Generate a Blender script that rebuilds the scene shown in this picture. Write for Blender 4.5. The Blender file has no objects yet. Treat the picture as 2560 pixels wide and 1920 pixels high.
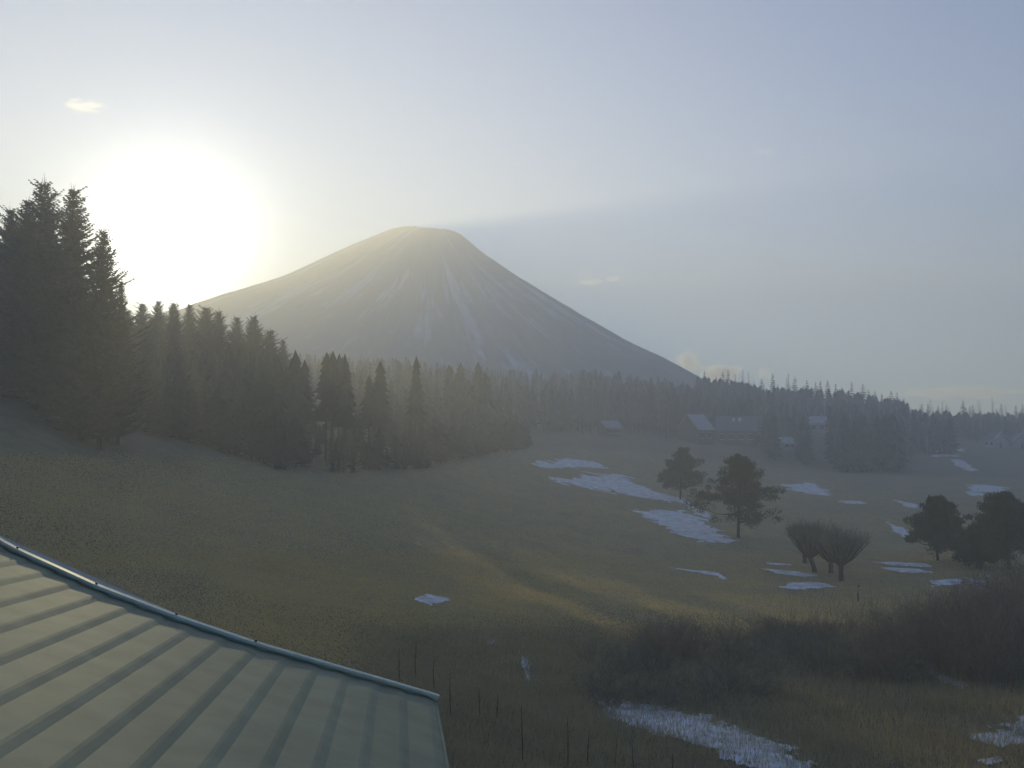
import bpy, math, random
import numpy as np
from mathutils import Vector, Matrix

S = bpy.context.scene
COL = S.collection
R = math.radians
rng = np.random.default_rng(19)
random.seed(19)

# ------------------------------------------------------------------ camera
F = 2459.0                     # focal length in pixels of the 2560 px photograph
CAM = Vector((0.0, 0.0, 13.0))
PITCH = math.atan((1075 - 960) / F)
cam_d = bpy.data.cameras.new('camera')
cam_d.sensor_width = 36.0
cam_d.lens = 36.0 * F / 2560.0
cam_d.clip_start = 0.2
cam_d.clip_end = 30000.0
cam = bpy.data.objects.new('camera', cam_d)
COL.objects.link(cam)
cam.location = CAM
cam.rotation_euler = (math.pi / 2 + PITCH, 0, 0)
S.camera = cam


def ray(px, py):
    """direction, with forward component (y) = 1, of a place in the photograph"""
    a, b = (px - 1280) / F, (960 - py) / F
    c, s = math.cos(PITCH), math.sin(PITCH)
    d = Vector((a, c - b * s, s + b * c))
    return d / d.y


def at(px, py, Y):
    return CAM + ray(px, py) * Y


# ------------------------------------------------------------------ sky and sun
SUN_DIR = ray(430, 640).normalized()
SUN_EL = math.asin(SUN_DIR.z)
SUN_ROT = math.atan2(SUN_DIR.x, SUN_DIR.y)
W = bpy.data.worlds.new('World')
S.world = W
W.use_nodes = True
nt = W.node_tree
bg = nt.nodes['Background']
sky = nt.nodes.new('ShaderNodeTexSky')
sky.sky_type = 'NISHITA'
sky.sun_disc = False
sky.sun_elevation = SUN_EL
sky.sun_rotation = SUN_ROT % (2 * math.pi)
sky.altitude = 900
sky.air_density = 1.0
sky.dust_density = 0.1
sky.ozone_density = 7.0
# the bright aureole that surrounds a low sun in misty air, by angle from the sun
tcw = nt.nodes.new('ShaderNodeTexCoord')
dot = nt.nodes.new('ShaderNodeVectorMath')
dot.operation = 'DOT_PRODUCT'
dot.inputs[1].default_value = SUN_DIR
nrm = nt.nodes.new('ShaderNodeVectorMath')
nrm.operation = 'NORMALIZE'
nt.links.new(tcw.outputs['Generated'], nrm.inputs[0])
nt.links.new(nrm.outputs[0], dot.inputs[0])


def wmath(op, a, b=None):
    m = nt.nodes.new('ShaderNodeMath')
    m.operation = op
    for i, v in enumerate((a, b)):
        if v is None:
            continue
        if isinstance(v, (int, float)):
            m.inputs[i].default_value = v
        else:
            nt.links.new(v, m.inputs[i])
    return m.outputs[0]


theta = wmath('ARCCOSINE', wmath('MINIMUM', dot.outputs['Value'], 1.0))
AUR, AUR_W = 260.0, 1.15
lobe = wmath('MULTIPLY', wmath('EXPONENT', wmath('MULTIPLY', wmath('POWER', wmath('DIVIDE', theta, R(AUR_W)), 0.85), -1.0)), AUR)
aur = nt.nodes.new('ShaderNodeVectorMath')
aur.operation = 'SCALE'
aur.inputs[0].default_value = (1.0, 0.96, 0.86)
nt.links.new(lobe, aur.inputs['Scale'])
sm = nt.nodes.new('ShaderNodeVectorMath')
sm.operation = 'ADD'
nt.links.new(sky.outputs[0], sm.inputs[0])
nt.links.new(aur.outputs[0], sm.inputs[1])
nt.links.new(sm.outputs[0], bg.inputs[0])
bg.inputs[1].default_value = 0.09
sun_l = bpy.data.lights.new('sun', 'SUN')
sun_l.energy = 2.9
sun_l.angle = R(0.5)
sun_l.color = (1.0, 0.85, 0.46)
sun = bpy.data.objects.new('sun', sun_l)
COL.objects.link(sun)
sun.rotation_euler = SUN_DIR.to_track_quat('Z', 'Y').to_euler()
sun.location = (-60, 100, 120)

HAZE = dict(density=0.0021, g=0.5, color=(0.97, 0.98, 0.97))
S.view_settings.view_transform = 'Standard'
S.view_settings.look = 'None'
S.view_settings.exposure = 0.8
S.view_settings.gamma = 1.0
S.view_settings.use_curve_mapping = False
S.render.engine = 'CYCLES'
S.cycles.use_denoising = True
S.cycles.volume_bounces = 3
S.cycles.max_bounces = 8
S.cycles.transparent_max_bounces = 16


# ------------------------------------------------------------------ materials
def mat(name, col, rough=0.85, spec=0.3, metal=0.0, var=0.0, scale=3.0, col2=None, bump=0.0, bscale=20.0, trans=0.0, objvar=0.0):
    m = bpy.data.materials.new(name)
    m.use_nodes = True
    t = m.node_tree
    b = t.nodes['Principled BSDF']
    b.inputs['Base Color'].default_value = (*col, 1)
    b.inputs['Roughness'].default_value = rough
    b.inputs['Specular IOR Level'].default_value = spec
    b.inputs['Metallic'].default_value = metal
    geo = t.nodes.new('ShaderNodeNewGeometry')
    last = None
    if var or col2:
        n = t.nodes.new('ShaderNodeTexNoise')
        n.inputs['Scale'].default_value = scale
        n.inputs['Detail'].default_value = 6
        t.links.new(geo.outputs['Position'], n.inputs['Vector'])
        mx = t.nodes.new('ShaderNodeMix')
        mx.data_type = 'RGBA'
        c2 = col2 or tuple(c * (1 - var) for c in col)
        mx.inputs[6].default_value = (*col, 1)
        mx.inputs[7].default_value = (*c2, 1)
        rmp = t.nodes.new('ShaderNodeMapRange')
        rmp.inputs[1].default_value, rmp.inputs[2].default_value = 0.35, 0.65
        t.links.new(n.outputs[0], rmp.inputs[0])
        t.links.new(rmp.outputs[0], mx.inputs[0])
        last = mx.outputs[2]
    if objvar:
        oi = t.nodes.new('ShaderNodeObjectInfo')
        hs = t.nodes.new('ShaderNodeHueSaturation')
        mr = t.nodes.new('ShaderNodeMapRange')
        mr.inputs[3].default_value, mr.inputs[4].default_value = 1 - objvar, 1 + objvar
        t.links.new(oi.outputs['Random'], mr.inputs[0])
        t.links.new(mr.outputs[0], hs.inputs['Value'])
        if last:
            t.links.new(last, hs.inputs['Color'])
        else:
            hs.inputs['Color'].default_value = (*col, 1)
        last = hs.outputs[0]
    if last:
        t.links.new(last, b.inputs['Base Color'])
    if bump:
        n2 = t.nodes.new('ShaderNodeTexNoise')
        n2.inputs['Scale'].default_value = bscale
        n2.inputs['Detail'].default_value = 5
        t.links.new(geo.outputs['Position'], n2.inputs['Vector'])
        bp = t.nodes.new('ShaderNodeBump')
        bp.inputs['Strength'].default_value = bump
        bp.inputs['Distance'].default_value = 0.05
        t.links.new(n2.outputs[0], bp.inputs['Height'])
        t.links.new(bp.outputs[0], b.inputs['Normal'])
    if trans:
        tr = t.nodes.new('ShaderNodeBsdfTranslucent')
        tr.inputs[0].default_value = (min(.9, col[0] * 1.5), min(.9, col[1] * 1.45), col[2] * 1.1, 1)
        ms = t.nodes.new('ShaderNodeMixShader')
        ms.inputs[0].default_value = trans
        t.links.new(b.outputs[0], ms.inputs[1])
        t.links.new(tr.outputs[0], ms.inputs[2])
        t.links.new(ms.outputs[0], t.nodes['Material Output'].inputs[0])
    return m


M = {}
M['needles'] = mat('spruce_needles', (0.075, 0.095, 0.05), var=0.5, scale=0.9, trans=0.15, objvar=0.25)
M['far_needles'] = mat('far_conifer_needles', (0.055, 0.072, 0.04), var=0.4, scale=0.3, objvar=0.3)
M['pine'] = mat('pine_needles', (0.11, 0.12, 0.055), col2=(0.06, 0.075, 0.035), scale=1.1, trans=0.15, objvar=0.2)
M['bark'] = mat('bark', (0.11, 0.08, 0.055), var=0.5, scale=4, bump=0.5)
M['larch'] = mat('bare_larch_twigs', (0.24, 0.18, 0.11), var=0.3, scale=0.5, objvar=0.25)
M['twig'] = mat('bare_twigs', (0.30, 0.245, 0.16), var=0.45, scale=1.3, objvar=0.3)
M['redtwig'] = mat('reddish_bare_twigs', (0.33, 0.225, 0.15), var=0.4, scale=1.2, objvar=0.25)
M['straw'] = mat('dry_straw', (0.34, 0.26, 0.13), var=0.45, scale=0.8)
M['snow'] = mat('snow', (0.82, 0.83, 0.85), rough=0.6, col2=(0.52, 0.49, 0.44), scale=1.1, bump=0.6, bscale=5)


def ground_material():
    m = bpy.data.materials.new('winter_grass')
    m.use_nodes = True
    t = m.node_tree
    b = t.nodes['Principled BSDF']
    b.inputs['Roughness'].default_value = 0.95
    b.inputs['Specular IOR Level'].default_value = 0.1
    geo = t.nodes.new('ShaderNodeNewGeometry')

    def noise(scale, detail=6, rough=0.6, stretch=None):
        n = t.nodes.new('ShaderNodeTexNoise')
        n.inputs['Scale'].default_value = scale
        n.inputs['Detail'].default_value = detail
        n.inputs['Roughness'].default_value = rough
        src = geo.outputs['Position']
        if stretch:
            mp = t.nodes.new('ShaderNodeMapping')
            mp.inputs['Scale'].default_value = stretch
            t.links.new(src, mp.inputs['Vector'])
            src = mp.outputs[0]
        t.links.new(src, n.inputs['Vector'])
        return n.outputs[0]

    def ramp(src, lo, hi):
        r_ = t.nodes.new('ShaderNodeMapRange')
        r_.inputs[1].default_value, r_.inputs[2].default_value = lo, hi
        t.links.new(src, r_.inputs[0])
        return r_.outputs[0]

    def mix(fac, a, c):
        mx = t.nodes.new('ShaderNodeMix')
        mx.data_type = 'RGBA'
        for sock, v in ((mx.inputs[6], a), (mx.inputs[7], c)):
            if isinstance(v, tuple):
                sock.default_value = (*v, 1)
            else:
                t.links.new(v, sock)
        t.links.new(fac, mx.inputs[0])
        return mx.outputs[2]

    c = mix(ramp(noise(0.09), 0.4, 0.65), (0.47, 0.375, 0.20), (0.37, 0.31, 0.175))
    c = mix(ramp(noise(0.6, stretch=(1, 0.35, 1)), 0.45, 0.7), c, (0.32, 0.26, 0.16))
    c = mix(ramp(noise(7.0, 4, 0.7), 0.45, 0.75), c, (0.17, 0.13, 0.07))
    at_ = t.nodes.new('ShaderNodeAttribute')
    at_.attribute_name = 'rough_land'
    c2 = mix(ramp(noise(0.35, 8, 0.7), 0.4, 0.62), (0.27, 0.225, 0.13), (0.19, 0.17, 0.10))
    c2 = mix(ramp(noise(4.0, 6, 0.75), 0.5, 0.72), c2, (0.2, 0.16, 0.09))
    c = mix(at_.outputs['Fac'], c, c2)
    t.links.new(c, b.inputs['Base Color'])
    bp = t.nodes.new('ShaderNodeBump')
    bp.inputs['Strength'].default_value = 0.8
    bp.inputs['Distance'].default_value = 0.09
    t.links.new(noise(9.0, 5, 0.7), bp.inputs['Height'])
    t.links.new(bp.outputs[0], b.inputs['Normal'])
    return m


M['ground'] = ground_material()


# ------------------------------------------------------------------ mesh helpers
class MB:
    """collects triangles and quads (as numpy blocks) for ONE mesh object"""

    def __init__(self):
        self.v, self.f, self.m, self.n = [], [], [], 0

    def add(self, verts, faces, mi=0):
        verts = np.asarray(verts, float).reshape(-1, 3)
        self.v.append(verts)
        for f in faces:
            self.f.append([i + self.n for i in f])
            self.m.append(mi)
        self.n += len(verts)

    def grid(self, verts, faces, mi=0):
        """faces: int array (k, 3 or 4)"""
        verts = np.asarray(verts, float).reshape(-1, 3)
        self.v.append(verts)
        self.f.extend((np.asarray(faces) + self.n).tolist())
        self.m.extend([mi] * len(faces))
        self.n += len(verts)

    def tris(self, P, mi=0):
        P = np.asarray(P, float).reshape(-1, 3)
        k = len(P) // 3
        self.grid(P, np.arange(3 * k).reshape(k, 3), mi)

    def quads(self, P, mi=0):
        P = np.asarray(P, float).reshape(-1, 3)
        k = len(P) // 4
        self.grid(P, np.arange(4 * k).reshape(k, 4), mi)

    def box(self, lo, hi, mi=0, mtx=None):
        x0, y0, z0 = lo
        x1, y1, z1 = hi
        v = [(x0, y0, z0), (x1, y0, z0), (x1, y1, z0), (x0, y1, z0), (x0, y0, z1), (x1, y0, z1), (x1, y1, z1), (x0, y1, z1)]
        if mtx is not None:
            v = [tuple(mtx @ Vector(p)) for p in v]
        self.add(v, [(0, 3, 2, 1), (4, 5, 6, 7), (0, 1, 5, 4), (1, 2, 6, 5), (2, 3, 7, 6), (3, 0, 4, 7)], mi)

    def tube(self, pts, radii, sides=5, mi=0, cap=True):
        pts = [np.asarray(p, float) for p in pts]
        rings = []
        for i, p in enumerate(pts):
            d = pts[min(i + 1, len(pts) - 1)] - pts[max(i - 1, 0)]
            d = d / (np.linalg.norm(d) + 1e-9)
            a = np.array([1.0, 0, 0]) if abs(d[0]) < 0.8 else np.array([0, 1.0, 0])
            u = np.cross(d, a)
            u /= np.linalg.norm(u)
            w = np.cross(d, u)
            for k in range(sides):
                th = 2 * math.pi * k / sides
                rings.append(p + radii[i] * (u * math.cos(th) + w * math.sin(th)))
        fs = []
        for i in range(len(pts) - 1):
            for k in range(sides):
                a, b = i * sides + k, i * sides + (k + 1) % sides
                fs.append((a, b, b + sides, a + sides))
        if cap:
            fs.append(tuple(range(sides))[::-1])
            fs.append(tuple(range((len(pts) - 1) * sides, len(pts) * sides)))
        self.add(rings, fs, mi)

    def ribbons(self, A, B, w0, w1, mi=0):
        """thin flat twigs from A to B (n x 3), widths w0 -> w1, each turned its own way"""
        A, B = np.asarray(A, float).reshape(-1, 3), np.asarray(B, float).reshape(-1, 3)
        d = B - A
        rv = rng.normal(size=A.shape)
        s = np.cross(d, rv)
        s /= (np.linalg.norm(s, axis=1, keepdims=True) + 1e-9)
        w0 = np.broadcast_to(np.asarray(w0, float), (len(A),))[:, None] / 2
        w1 = np.broadcast_to(np.asarray(w1, float), (len(A),))[:, None] / 2
        P = np.stack([A - s * w0, A + s * w0, B + s * w1, B - s * w1], axis=1)
        self.quads(P, mi)

    def mesh(self, name, mats, smooth=False):
        me = bpy.data.meshes.new(name)
        V = np.concatenate(self.v) if self.v else np.zeros((0, 3))
        me.from_pydata(V, [], self.f)
        for m in (mats if isinstance(mats, (list, tuple)) else [mats]):
            me.materials.append(m)
        if any(self.m):
            me.polygons.foreach_set('material_index', self.m)
        if smooth:
            me.polygons.foreach_set('use_smooth', [True] * len(me.polygons))
        me.update()
        return me


def link(name, me, parent=None, loc=None, rz=0.0, sc=None):
    o = bpy.data.objects.new(name, me)
    COL.objects.link(o)
    if parent:
        o.parent = parent
    if loc is not None:
        o.location = loc
    o.rotation_euler.z = rz
    if sc is not None:
        o.scale = sc if isinstance(sc, (tuple, list)) else (sc, sc, sc)
    return o


def tag(o, label=None, cat=None, group=None, kind=None):
    for k, v in (('label', label), ('category', cat), ('group', group), ('kind', kind)):
        if v:
            o[k] = v
    return o


def copy_tree(o):
    c = o.copy()
    COL.objects.link(c)
    for ch in o.children:
        d = ch.copy()
        COL.objects.link(d)
        d.parent = c
        for g in ch.children:
            e = g.copy()
            COL.objects.link(e)
            e.parent = d
    return c


# ------------------------------------------------------------------ the land
T_Y = np.array([12, 25, 40, 55, 70, 90, 115, 150, 200, 260, 340, 440, 600, 900, 1400, 2600], float)
T_X = np.array([-1200, -200, 0, 300, 640, 960, 1280, 1600, 1920, 2240, 2560, 3600], float)
T_Z = np.array([
    [5, 5, 6, 8, 12, 17, 22, 27, 32, 36, 39, 40, 40, 40, 40, 40],
    [5, 5, 6, 8, 12, 17, 22, 27, 32, 36, 39, 40, 40, 40, 40, 40],
    [5, 5, 5.5, 7, 10, 15, 20, 25, 30, 35, 38, 40, 40, 40, 40, 40],
    [4.5, 4.5, 4.8, 5.5, 7, 10, 14, 19, 25, 31, 36, 39, 40, 40, 40, 40],
    [4, 4.2, 4.2, 4.4, 5, 6.5, 9, 13, 19, 25, 31, 36, 38, 40, 40, 40],
    [3.5, 3.8, 3.6, 3.4, 3.5, 4.2, 6, 9, 13.5, 19, 26, 34, 38, 40, 40, 40],
    [3.2, 3.4, 2.8, 2.2, 1.7, 1.6, 2.2, 4, 7, 11, 18, 29, 34, 38, 40, 40],
    [3, 2.8, 2.2, 1.4, 0.8, 0.3, 0.6, 1.8, 4, 7, 13, 25, 32, 36, 38, 38],
    [3, 2.5, 2, 1.2, 0.4, 0, 0, 0.2, 0.6, 1.5, 6.5, 18, 24, 28, 30, 30],
    [3, 2.5, 2, 1.3, 0.7, 0.2, 0, -0.2, 0, 1, 5, 13, 15, 18, 20, 20],
    [3, 2.5, 2, 1.5, 1, 0.5, 0, -0.5, -0.5, 0.5, 3.5, 9, 10, 10, 10, 10],
    [3, 2.5, 2, 1.5, 1, 0.5, 0, -0.5, -0.5, 0.5, 2.5, 6, 8, 8, 8, 8],
], float)
_lx = np.linspace(T_X[0], T_X[-1], 97)
_ly = np.linspace(math.log(12), math.log(2600), 97)
_tmp = np.stack([np.interp(_ly, np.log(T_Y), row) for row in T_Z])
_Z = np.stack([np.interp(_lx, T_X, _tmp[:, j]) for j in range(97)], axis=1)
for _ in range(3):
    p = np.pad(_Z, 1, mode='edge')
    _Z = (p[:-2, 1:-1] + p[2:, 1:-1] + p[1:-1, :-2] + p[1:-1, 2:] + 2 * p[1:-1, 1:-1]) / 6


def gz(x, y):
    """height of the land (arrays or numbers)"""
    x, y = np.asarray(x, float), np.asarray(y, float)
    Y = np.clip(y, 12, 2600)
    u = np.clip(x / Y * F + 1280, T_X[0], T_X[-1])
    i = (u - T_X[0]) / (T_X[-1] - T_X[0]) * 96
    j = (np.log(Y) - _ly[0]) / (_ly[-1] - _ly[0]) * 96
    i0, j0 = np.clip(i.astype(int), 0, 95), np.clip(j.astype(int), 0, 95)
    a, b = i - i0, j - j0
    z = (_Z[i0, j0] * (1 - a) * (1 - b) + _Z[i0 + 1, j0] * a * (1 - b) + _Z[i0, j0 + 1] * (1 - a) * b + _Z[i0 + 1, j0 + 1] * a * b)
    n = 0.28 * np.sin(x * 0.13 + 1.1 * np.sin(y * 0.05)) * np.sin(y * 0.11 + 0.7) + 0.10 * np.sin(x * 0.41 + y * 0.23) * np.sin(y * 0.37 - x * 0.17)
    return z + n


def hit(px, py, y0=18.0, y1=900.0):
    """where the sight line through a place in the photograph meets the land"""
    d = ray(px, py)
    Y = y0 * (y1 / y0) ** np.linspace(0, 1, 1500)
    below = (CAM.z + d.z * Y) < gz(CAM.x + d.x * Y, Y)
    k = int(np.argmax(below)) if below.any() else len(Y) - 1
    y = Y[k]
    return Vector((d.x * y, y, float(gz(d.x * y, y))))


def drop(px, Y):
    """the spot on the land in column px at forward distance Y"""
    x = (px - 1280) / F * Y
    return Vector((x, Y, float(gz(x, Y))))


def axis(fine0, fine1, step, lo, hi, grow=1.06):
    a = list(np.arange(fine0, fine1 + 1e-6, step))
    s = step
    while a[-1] < hi:
        s *= grow
        a.append(min(a[-1] + s, hi))
    s = step
    b = [a[0]]
    while b[-1] > lo:
        s *= grow
        b.append(max(b[-1] - s, lo))
    return np.array(b[:0:-1] + a)


gx = axis(-70, 80, 0.6, -1150, 1150, 1.05)
gy = axis(14, 130, 0.6, -120, 960, 1.045)
GX, GY = np.meshgrid(gx, gy, indexing='ij')
GZ = gz(GX, GY)
nx, ny = GX.shape
idx = np.arange(nx * ny).reshape(nx, ny)
quads = np.stack([idx[:-1, :-1], idx[1:, :-1], idx[1:, 1:], idx[:-1, 1:]], axis=-1).reshape(-1, 4)
b = MB()
b.grid(np.stack([GX, GY, GZ], axis=-1), quads)
me = b.mesh('ground', M['ground'], smooth=True)
U = GX / np.maximum(GY, 12) * F + 1280


def sstep(a, lo, hi):
    t = np.clip((a - lo) / (hi - lo), 0, 1)
    return t * t * (3 - 2 * t)


# unmown land: the bushy bank in front, and the woods far off
bank = 58 + 6 * np.sin(GX * 0.15) + 5 * sstep(U, 2200, 2400) * 6
rough_land = 1 - sstep(GY, bank - 3, bank + 3)
far_edge = np.interp(U, [-1200, 300, 640, 960, 1280, 1600, 1920, 2240, 2560], [40, 75, 120, 160, 230, 260, 270, 260, 250])
rough_land = np.maximum(rough_land, sstep(GY, far_edge - 12, far_edge + 12))
att = me.attributes.new('rough_land', 'FLOAT', 'POINT')
att.data.foreach_set('value', rough_land.ravel().astype(np.float32))
_gz0 = gz


def gz(x, y):
    """height of the ground sheet as built"""
    x, y = np.asarray(x, float), np.asarray(y, float)
    i = np.clip(np.searchsorted(gx, x) - 1, 0, nx - 2)
    j = np.clip(np.searchsorted(gy, y) - 1, 0, ny - 2)
    a = np.clip((x - gx[i]) / (gx[i + 1] - gx[i]), 0, 1)
    c = np.clip((y - gy[j]) / (gy[j + 1] - gy[j]), 0, 1)
    return GZ[i, j] * (1 - a) * (1 - c) + GZ[i + 1, j] * a * (1 - c) + GZ[i, j + 1] * (1 - a) * c + GZ[i + 1, j + 1] * a * c


tag(link('ground', me), 'straw coloured winter grass sloping down from the wood to the fairway', kind='structure')

# ------------------------------------------------------------------ the mountain
MY = 700.0
KM = MY / 2500.0             # the flank's relief keeps its proportions
sil = [(-900, 1000), (-300, 950), (0, 903), (200, 860), (400, 802), (555, 741), (717, 689), (880, 613), (978, 573), (1013, 568),
       (1080, 575), (1146, 582), (1204, 631), (1296, 694), (1447, 787), (1562, 854), (1666, 903), (1753, 951), (1850, 990), (2000, 1025), (2300, 1060), (2800, 1075)]
sx = np.array([at(p, q, MY).x for p, q in sil])
sz = np.array([at(p, q, MY).z for p, q in sil])
cx = at(1080, 575, MY).x


def vnoise(x, y, seed=0):
    """smooth value noise on a lattice"""
    r_ = np.random.default_rng(seed)
    tab = r_.random((256, 256))
    xi, yi = np.floor(x).astype(int), np.floor(y).astype(int)
    fx, fy = x - xi, y - yi
    fx, fy = fx * fx * (3 - 2 * fx), fy * fy * (3 - 2 * fy)
    g = lambda a, c: tab[a % 256, c % 256]
    return (g(xi, yi) * (1 - fx) * (1 - fy) + g(xi + 1, yi) * fx * (1 - fy) + g(xi, yi + 1) * (1 - fx) * fy + g(xi + 1, yi + 1) * fx * fy)


def fbm(x, y, oct=4, seed=0):
    s, a, t = 0, 1.0, 0
    for k in range(oct):
        s = s + a * vnoise(x * 2 ** k, y * 2 ** k, seed + k)
        t += a
        a *= 0.5
    return s / t


rad = np.concatenate([np.linspace(0, 75, 16), np.linspace(85, 1500, 150), np.linspace(1530, 2200, 20)])   # in units of KM metres
ang = np.linspace(0, 2 * math.pi, 1081)[:-1]
RR, AA = np.meshgrid(rad, ang, indexing='ij')
hR = np.interp(cx + RR * KM, sx, sz) / KM
hL = np.interp(cx - RR * KM, sx, sz) / KM
wR = 0.5 + 0.5 * np.cos(AA)
H = hL * (1 - wR) + hR * wR
# gullies run down the flank; the rim is uneven
gul = fbm(AA / (2 * math.pi) * 64, RR / 420.0, 4, 5) - 0.5
gul2 = fbm(AA / (2 * math.pi) * 192, RR / 160.0, 3, 9) - 0.5
side = np.abs(np.sin(AA)) ** 0.5
gul3 = fbm(AA / (2 * math.pi) * 480, RR / 120.0, 3, 17) - 0.5
H = H + (gul * 34 + gul2 * 18 + gul3 * 9) * np.clip((RR - 50) / 350, 0, 1) * side
H = H + (fbm(RR * np.cos(AA) / 12.0, RR * np.sin(AA) / 12.0, 3, 31) - 0.5) * 10 * np.clip(1 - np.abs(RR - 75) / 60, 0.0, 1)
H = H - np.clip(1 - RR / 60, 0, 1) * 30
mv = np.stack([cx + RR * KM * np.cos(AA), MY + RR * KM * np.sin(AA) * 0.40, H * KM], axis=-1)
na, nr = len(ang), len(rad)
ii = np.arange(nr * na).reshape(nr, na)
jn = np.roll(ii, -1, axis=1)
mq = np.stack([ii[:-1], ii[1:], jn[1:], jn[:-1]], axis=-1).reshape(-1, 4)


def mountain_material():
    m = bpy.data.materials.new('snow_streaked_rock')
    m.use_nodes = True
    t = m.node_tree
    b = t.nodes['Principled BSDF']
    b.inputs['Roughness'].default_value = 0.9
    b.inputs['Specular IOR Level'].default_value = 0.1
    a = t.nodes.new('ShaderNodeAttribute')
    a.attribute_name = 'snow'
    geo = t.nodes.new('ShaderNodeNewGeometry')
    n = t.nodes.new('ShaderNodeTexNoise')
    n.inputs['Scale'].default_value = 0.2
    n.inputs['Detail'].default_value = 8
    t.links.new(geo.outputs['Position'], n.inputs['Vector'])
    ad = t.nodes.new('ShaderNodeMath')
    ad.operation = 'MULTIPLY_ADD'
    ad.inputs[1].default_value = 0.5
    t.links.new(n.outputs[0], ad.inputs[0])
    t.links.new(a.outputs['Fac'], ad.inputs[2])
    mr = t.nodes.new('ShaderNodeMapRange')
    mr.inputs[1].default_value, mr.inputs[2].default_value = 0.62, 0.95
    t.links.new(ad.outputs[0], mr.inputs[0])
    mx = t.nodes.new('ShaderNodeMix')
    mx.data_type = 'RGBA'
    mx.inputs[6].default_value = (0.22, 0.205, 0.18, 1)
    mx.inputs[7].default_value = (0.6, 0.63, 0.67, 1)
    t.links.new(mr.outputs[0], mx.inputs[0])
    t.links.new(mx.outputs[2], b.inputs['Base Color'])
    return m


b = MB()
b.grid(mv, mq)
me = b.mesh('mountain', mountain_material(), smooth=True)
lower = np.clip((H - 170) / 170, 0, 1.2)                     # the snow reaches lower in the gullies
snow = lower * 0.34 - gul * 2.0 - gul2 * 1.1 - gul3 * 0.9 - 0.3 * np.clip((H - 400) / 60, 0, 1)
att = me.attributes.new('snow', 'FLOAT', 'POINT')
att.data.foreach_set('value', np.clip(snow, 0, 1).ravel().astype(np.float32))
tag(link('mountain', me), 'broad volcanic mountain with flat summit and faint snow streaks', kind='structure')


# ------------------------------------------------------------------ trees
def spruce(H, Rb, seed, dens=1.0):
    """detailed conifer: returns (trunk mesh, crown mesh)"""
    r = np.random.default_rng(seed)
    tk = MB()
    tk.tube([(0, 0, -0.6), (0, 0, H * 0.4), (0.05, 0, H * 0.8), (0, 0, H * 0.99)], [H * 0.013, H * 0.01, H * 0.0045, 0.015], 6)
    cr = MB()
    z = H * 0.06
    tri, la, lb, wa = [], [], [], []
    while z < H * 0.985:
        f = z / H
        Lm = Rb * ((1 - f) ** 0.8) * (1.0 if f > 0.2 else 0.75 + f) + 0.12
        nb = int(4 + 3 * dens + (1 - f) * 2)
        a0 = r.random() * 6.28
        Lm *= r.uniform(0.78, 1.15)
        for k in range(nb):
            a = a0 + 6.283 * k / nb + r.normal() * 0.25
            L = Lm * r.uniform(0.5, 1.2)
            if r.random() < 0.14:
                L = L * 1.3 + 0.3
            up = -0.12 + 0.75 * f ** 1.3 + r.normal() * 0.12
            dirh = np.array([math.cos(a), math.sin(a), 0])
            sd = np.array([-math.sin(a), math.cos(a), 0])
            n = max(3, int(L / 0.15 * dens))
            ts = np.linspace(0.08, 1.0, n) * L
            zz = up * ts + 0.30 * (ts ** 2) / max(L, .3) * 0.9     # the tips turn up
            P = np.array([0, 0, z]) + ts[:, None] * dirh + zz[:, None] * np.array([0, 0, 1])
            la.append(P[:-1]); lb.append(P[1:]); wa.append(np.linspace(0.05, 0.025, n - 1))
            for s in (-1, 1, 0):
                ln = (0.20 + 0.42 * (1 - ts / L) * min(L, 1.6)) * r.uniform(0.6, 1.2, n)
                if s == 0:
                    ln = ln * 0.7
                d = dirh * 0.62 + sd * 0.75 * s + np.array([0, 0, 0.10])
                d = d[None] + r.normal(size=(n, 3)) * 0.22
                if s == 0:
                    d[:, 2] += r.uniform(-0.5, 0.5, n)
                d /= np.linalg.norm(d, axis=1, keepdims=True)
                wv = np.cross(d, r.normal(size=(n, 3)))
                wv /= np.linalg.norm(wv, axis=1, keepdims=True)
                w = 0.075 + 0.05 * (1 - f)
                tri.append(np.stack([P - wv * w, P + wv * w, P + d * ln[:, None]], axis=1))
        z += (0.24 + 0.16 * (1 - f)) / dens ** 0.5 * r.uniform(0.8, 1.2)
    cr.tris(np.concatenate(tri).reshape(-1, 3), 0)
    cr.ribbons(np.concatenate(la), np.concatenate(lb), np.concatenate(wa), np.concatenate(wa) * 0.8, 1)
    # leader
    cr.ribbons([(0, 0, H * .96)] * 4, [(r.normal() * .12, r.normal() * .12, H * r.uniform(1.0, 1.05)) for _ in range(4)], 0.05, 0.015, 0)
    return tk.mesh('trunk', M['bark'], True), cr.mesh('crown', [M['needles'], M['bark']])


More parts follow.
